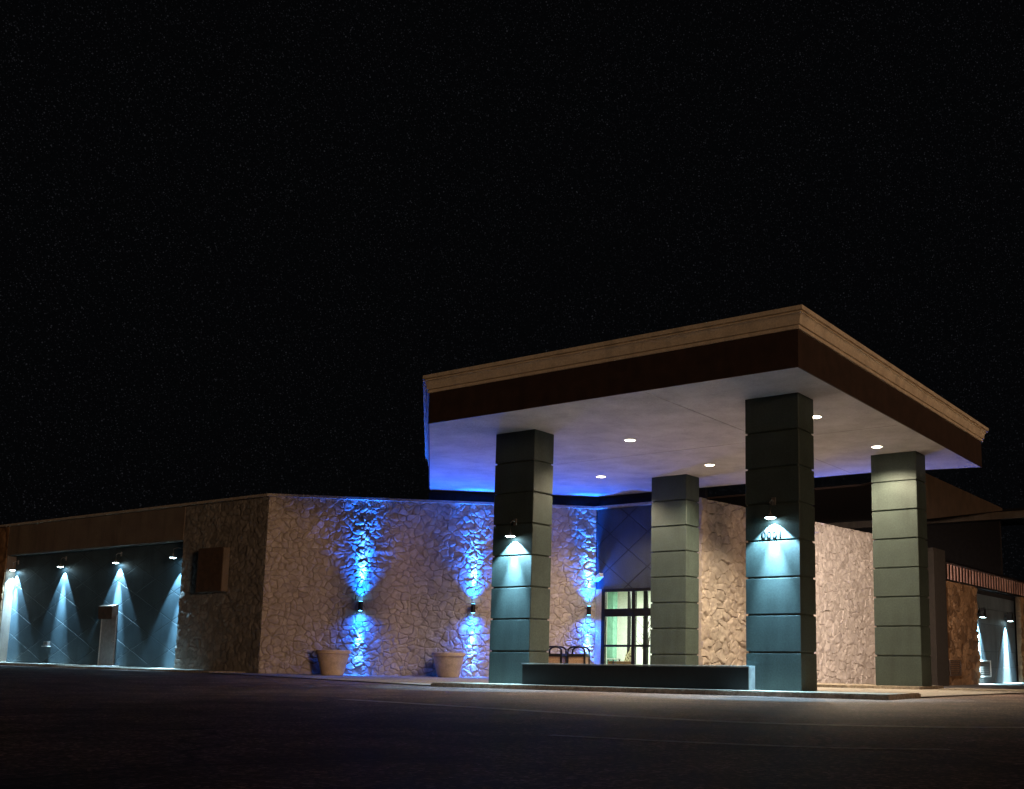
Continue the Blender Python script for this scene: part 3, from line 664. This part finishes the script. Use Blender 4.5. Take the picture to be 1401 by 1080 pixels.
for k in range(26):
    a = rs.random() * 6.28; z = .8 + rs.random() * 1.3; L_ = .5 + rs.random() * .4; el = .9 + rs.random() * .4
    d = Vector((math.cos(a) * math.cos(el), math.sin(a) * math.cos(el), math.sin(el)))
    p = Vector((0, 0, z)); add_tube(bm, [p, p + d * L_ * .5 + Vector((0, 0, .02)), p + d * L_ + Vector((math.cos(a), math.sin(a), 0)) * .12], [.016, .011, .005], 5)
obj('branches', bm, 'twig', t)

# left wall: hooded door, sign cabinet, spigot
t = thing('hooded_door', 'grey service door under a brown hood in the slate wall', 'door', (-22.4, 2.598, .2))
bm = bmesh.new(); add_box(bm, -.5, .5, -.045, 0, .02, 2.02, bev=.005); o = obj('leaf', bm, 'door', t); obj('handle', box(.36, .44, -.1, -.046, .95, 1.0, bev=.01), 'steel', o)
bm = bmesh.new(); add_box(bm, -.56, -.502, -.05, 0, 0, 2.35, bev=.004); obj('side_screen', bm, 'white', t)
bm = bmesh.new(); add_prism(bm, [(-.50, -.24), (.50, -.24), (.50, -.001), (-.50, -.001)], lambda x, y: 1.86 if y < -.1 else 2.03, lambda x, y: 2.38 if y < -.1 else 2.44); obj('hood', bm, 'rust', t)
obj('threshold', box(-.55, .9, -.3, -.001, -.05, .035, bev=.005), 'white', t)
t = thing('wall_cabinet', 'brown metal cabinet mounted on the dark stone pier', 'cabinet', (-14.95, 2.13, 2.92))
bm = bmesh.new(); add_box(bm, -.85, .62, -.28, 0, 0, 1.6, bev=.015); obj('cabinet_body', bm, 'rust', t)
obj('lit_side_plate', box(.622, .65, -.27, -.02, .03, 1.57, bev=.006), 'stucco', t)  # paler colour puts side light onto the cabinet's right face
obj('mount_rail', box(-.6, .5, .0, .08, .3, .5), 'steel', t)
t = thing('wall_spigot', 'small metal outlet low on the slate wall between the left lamps', 'outlet', (-26.9, 2.598, 1.02))
obj('housing', box(-.18, .18, -.12, 0, 0, .16, bev=.02), 'steel', t); obj('ledge', box(-.22, .22, -.16, 0, -.06, -.02, bev=.005), 'white', t)
# right wing details
def louvre(name, label, loc, w, h, mat, n=7, blades='steel'):
    t = thing(name, label, 'vent', loc)
    bm = bmesh.new()
    add_box(bm, 0, .07, -w / 2, -w / 2 + .05, 0, h); add_box(bm, 0, .07, w / 2 - .05, w / 2, 0, h); add_box(bm, 0, .07, -w / 2 + .05, w / 2 - .05, h - .06, h); add_box(bm, 0, .07, -w / 2 + .05, w / 2 - .05, 0, .05)
    obj('vent_frame', bm, mat, t)
    bm = bmesh.new(); bh = (h - .11) / n
    for i in range(n): add_box(bm, .01, .045, -w / 2 + .051, w / 2 - .051, .052 + i * bh, .052 + i * bh + bh * .6)
    obj('vent_blades', bm, blades, t)
louvre('louvre_vent', 'white-framed louvre low on the pale slate wall under the far lamps', (3.501, 34.0, .0), 2.0, .85, 'white')
louvre('rusty_vent', 'rusty square vent low in the brown stone wall', (3.9, 27.7, .1), 1.7, .72, 'rust', blades='rust')
t = thing('notice_board', 'small white notice board at the right edge of the photo', 'sign', (3.95, 41.6, .25))
obj('board', box(0, .05, -.7, .8, .15, .95, bev=.005), 'white', t); obj('post', box(-.02, -.001, -.05, .05, -.55, .9), 'steel', t)
t = thing('light_pole_stick', 'thin pale rod leaning on the pale slate wall', 'rod', (3.56, 36.2, -.3))
bm = bmesh.new(); add_tube(bm, [(.1, -.9, 0.05), (.03, 1.1, 2.6)], .02, 6); obj('rod', bm, 'steel', t)

# ------------------------------------------------------------------ light, sky, camera
# street lighting off to the right: one low warm sun
sl = bpy.data.lights.new('sun', 'SUN'); sl.energy = .66; sl.angle = R(6); sl.color = (1, .62, .36)
so = bpy.data.objects.new('sun', sl); C.objects.link(so); so.rotation_euler = Vector((-.93, .35, -.06)).to_track_quat('-Z', 'Y').to_euler()
w = bpy.data.worlds.new('World'); bpy.context.scene.world = w; w.use_nodes = True; nt = w.node_tree; nt.nodes.clear()
out = nt.nodes.new('ShaderNodeOutputWorld'); bg = nt.nodes.new('ShaderNodeBackground')
tc = nt.nodes.new('ShaderNodeTexCoord')
def grain_specks(scale, lo, gain, seed):  # fine specks that imitate sensor grain over the night sky
    mp = nt.nodes.new('ShaderNodeMapping'); mp.inputs['Location'].default_value = (seed, seed * .7, 0); nt.links.new(tc.outputs['Generated'], mp.inputs[0])
    v = nt.nodes.new('ShaderNodeTexVoronoi'); v.inputs['Scale'].default_value = scale; nt.links.new(mp.outputs[0], v.inputs['Vector'])
    r = nt.nodes.new('ShaderNodeMapRange'); r.inputs[1].default_value = .30; r.inputs[2].default_value = .02; r.inputs[3].default_value = 0; r.inputs[4].default_value = 1
    nt.links.new(v.outputs['Distance'], r.inputs[0])
    s = nt.nodes.new('ShaderNodeSeparateColor'); nt.links.new(v.outputs['Color'], s.inputs[0])
    p = mathn(nt, 'POWER', s.outputs[0], lo)
    return mathn(nt, 'MULTIPLY', mathn(nt, 'MULTIPLY', r.outputs[0], p), gain)
st = mathn(nt, 'ADD', mathn(nt, 'ADD', grain_specks(440, 5, .018, 0), grain_specks(360, 10, .020, 3.3)), grain_specks(640, 1.6, .020, 7.1))
cr = nt.nodes.new('ShaderNodeCombineColor')
nt.links.new(mathn(nt, 'ADD', st, .0011), cr.inputs[0]); nt.links.new(mathn(nt, 'ADD', st, .0012), cr.inputs[1])
nt.links.new(mathn(nt, 'MULTIPLY_ADD', st, 1.15, .0015), cr.inputs[2])
nt.links.new(cr.outputs[0], bg.inputs[0]); bg.inputs[1].default_value = 1; nt.links.new(bg.outputs[0], out.inputs[0])

cam = bpy.data.cameras.new('camera'); co = bpy.data.objects.new('camera', cam); C.objects.link(co); bpy.context.scene.camera = co
f_, px, py = 1460.4902, 880.833, 682.1426
cam.sensor_width = 36; cam.sensor_fit = 'HORIZONTAL'; cam.lens = f_ / 1401 * 36
cam.shift_x = -(px - 700.5) / 1401; cam.shift_y = (py - 540) / 1401; cam.clip_end = 2000; cam.clip_start = .05
r_ = Vector((.83707, .54699802, .01035101)); u_ = Vector((.07401539, -.13197103, .9884864)); fw = Vector((-.54206614, .82666608, .15095525))
m4 = Matrix.Identity(4)
for i in range(3): m4[i][0] = r_[i]; m4[i][1] = u_[i]; m4[i][2] = -fw[i]
co.matrix_world = Matrix.Translation((19.14289, -21.76705, .60970)) @ m4
s = bpy.context.scene
s.view_settings.view_transform = 'Standard'; s.view_settings.look = 'None'; s.view_settings.exposure = 0; s.view_settings.gamma = 1
s.cycles.use_denoising = True; s.cycles.max_bounces = 6; s.cycles.use_light_tree = True; s.cycles.sample_clamp_indirect = 4
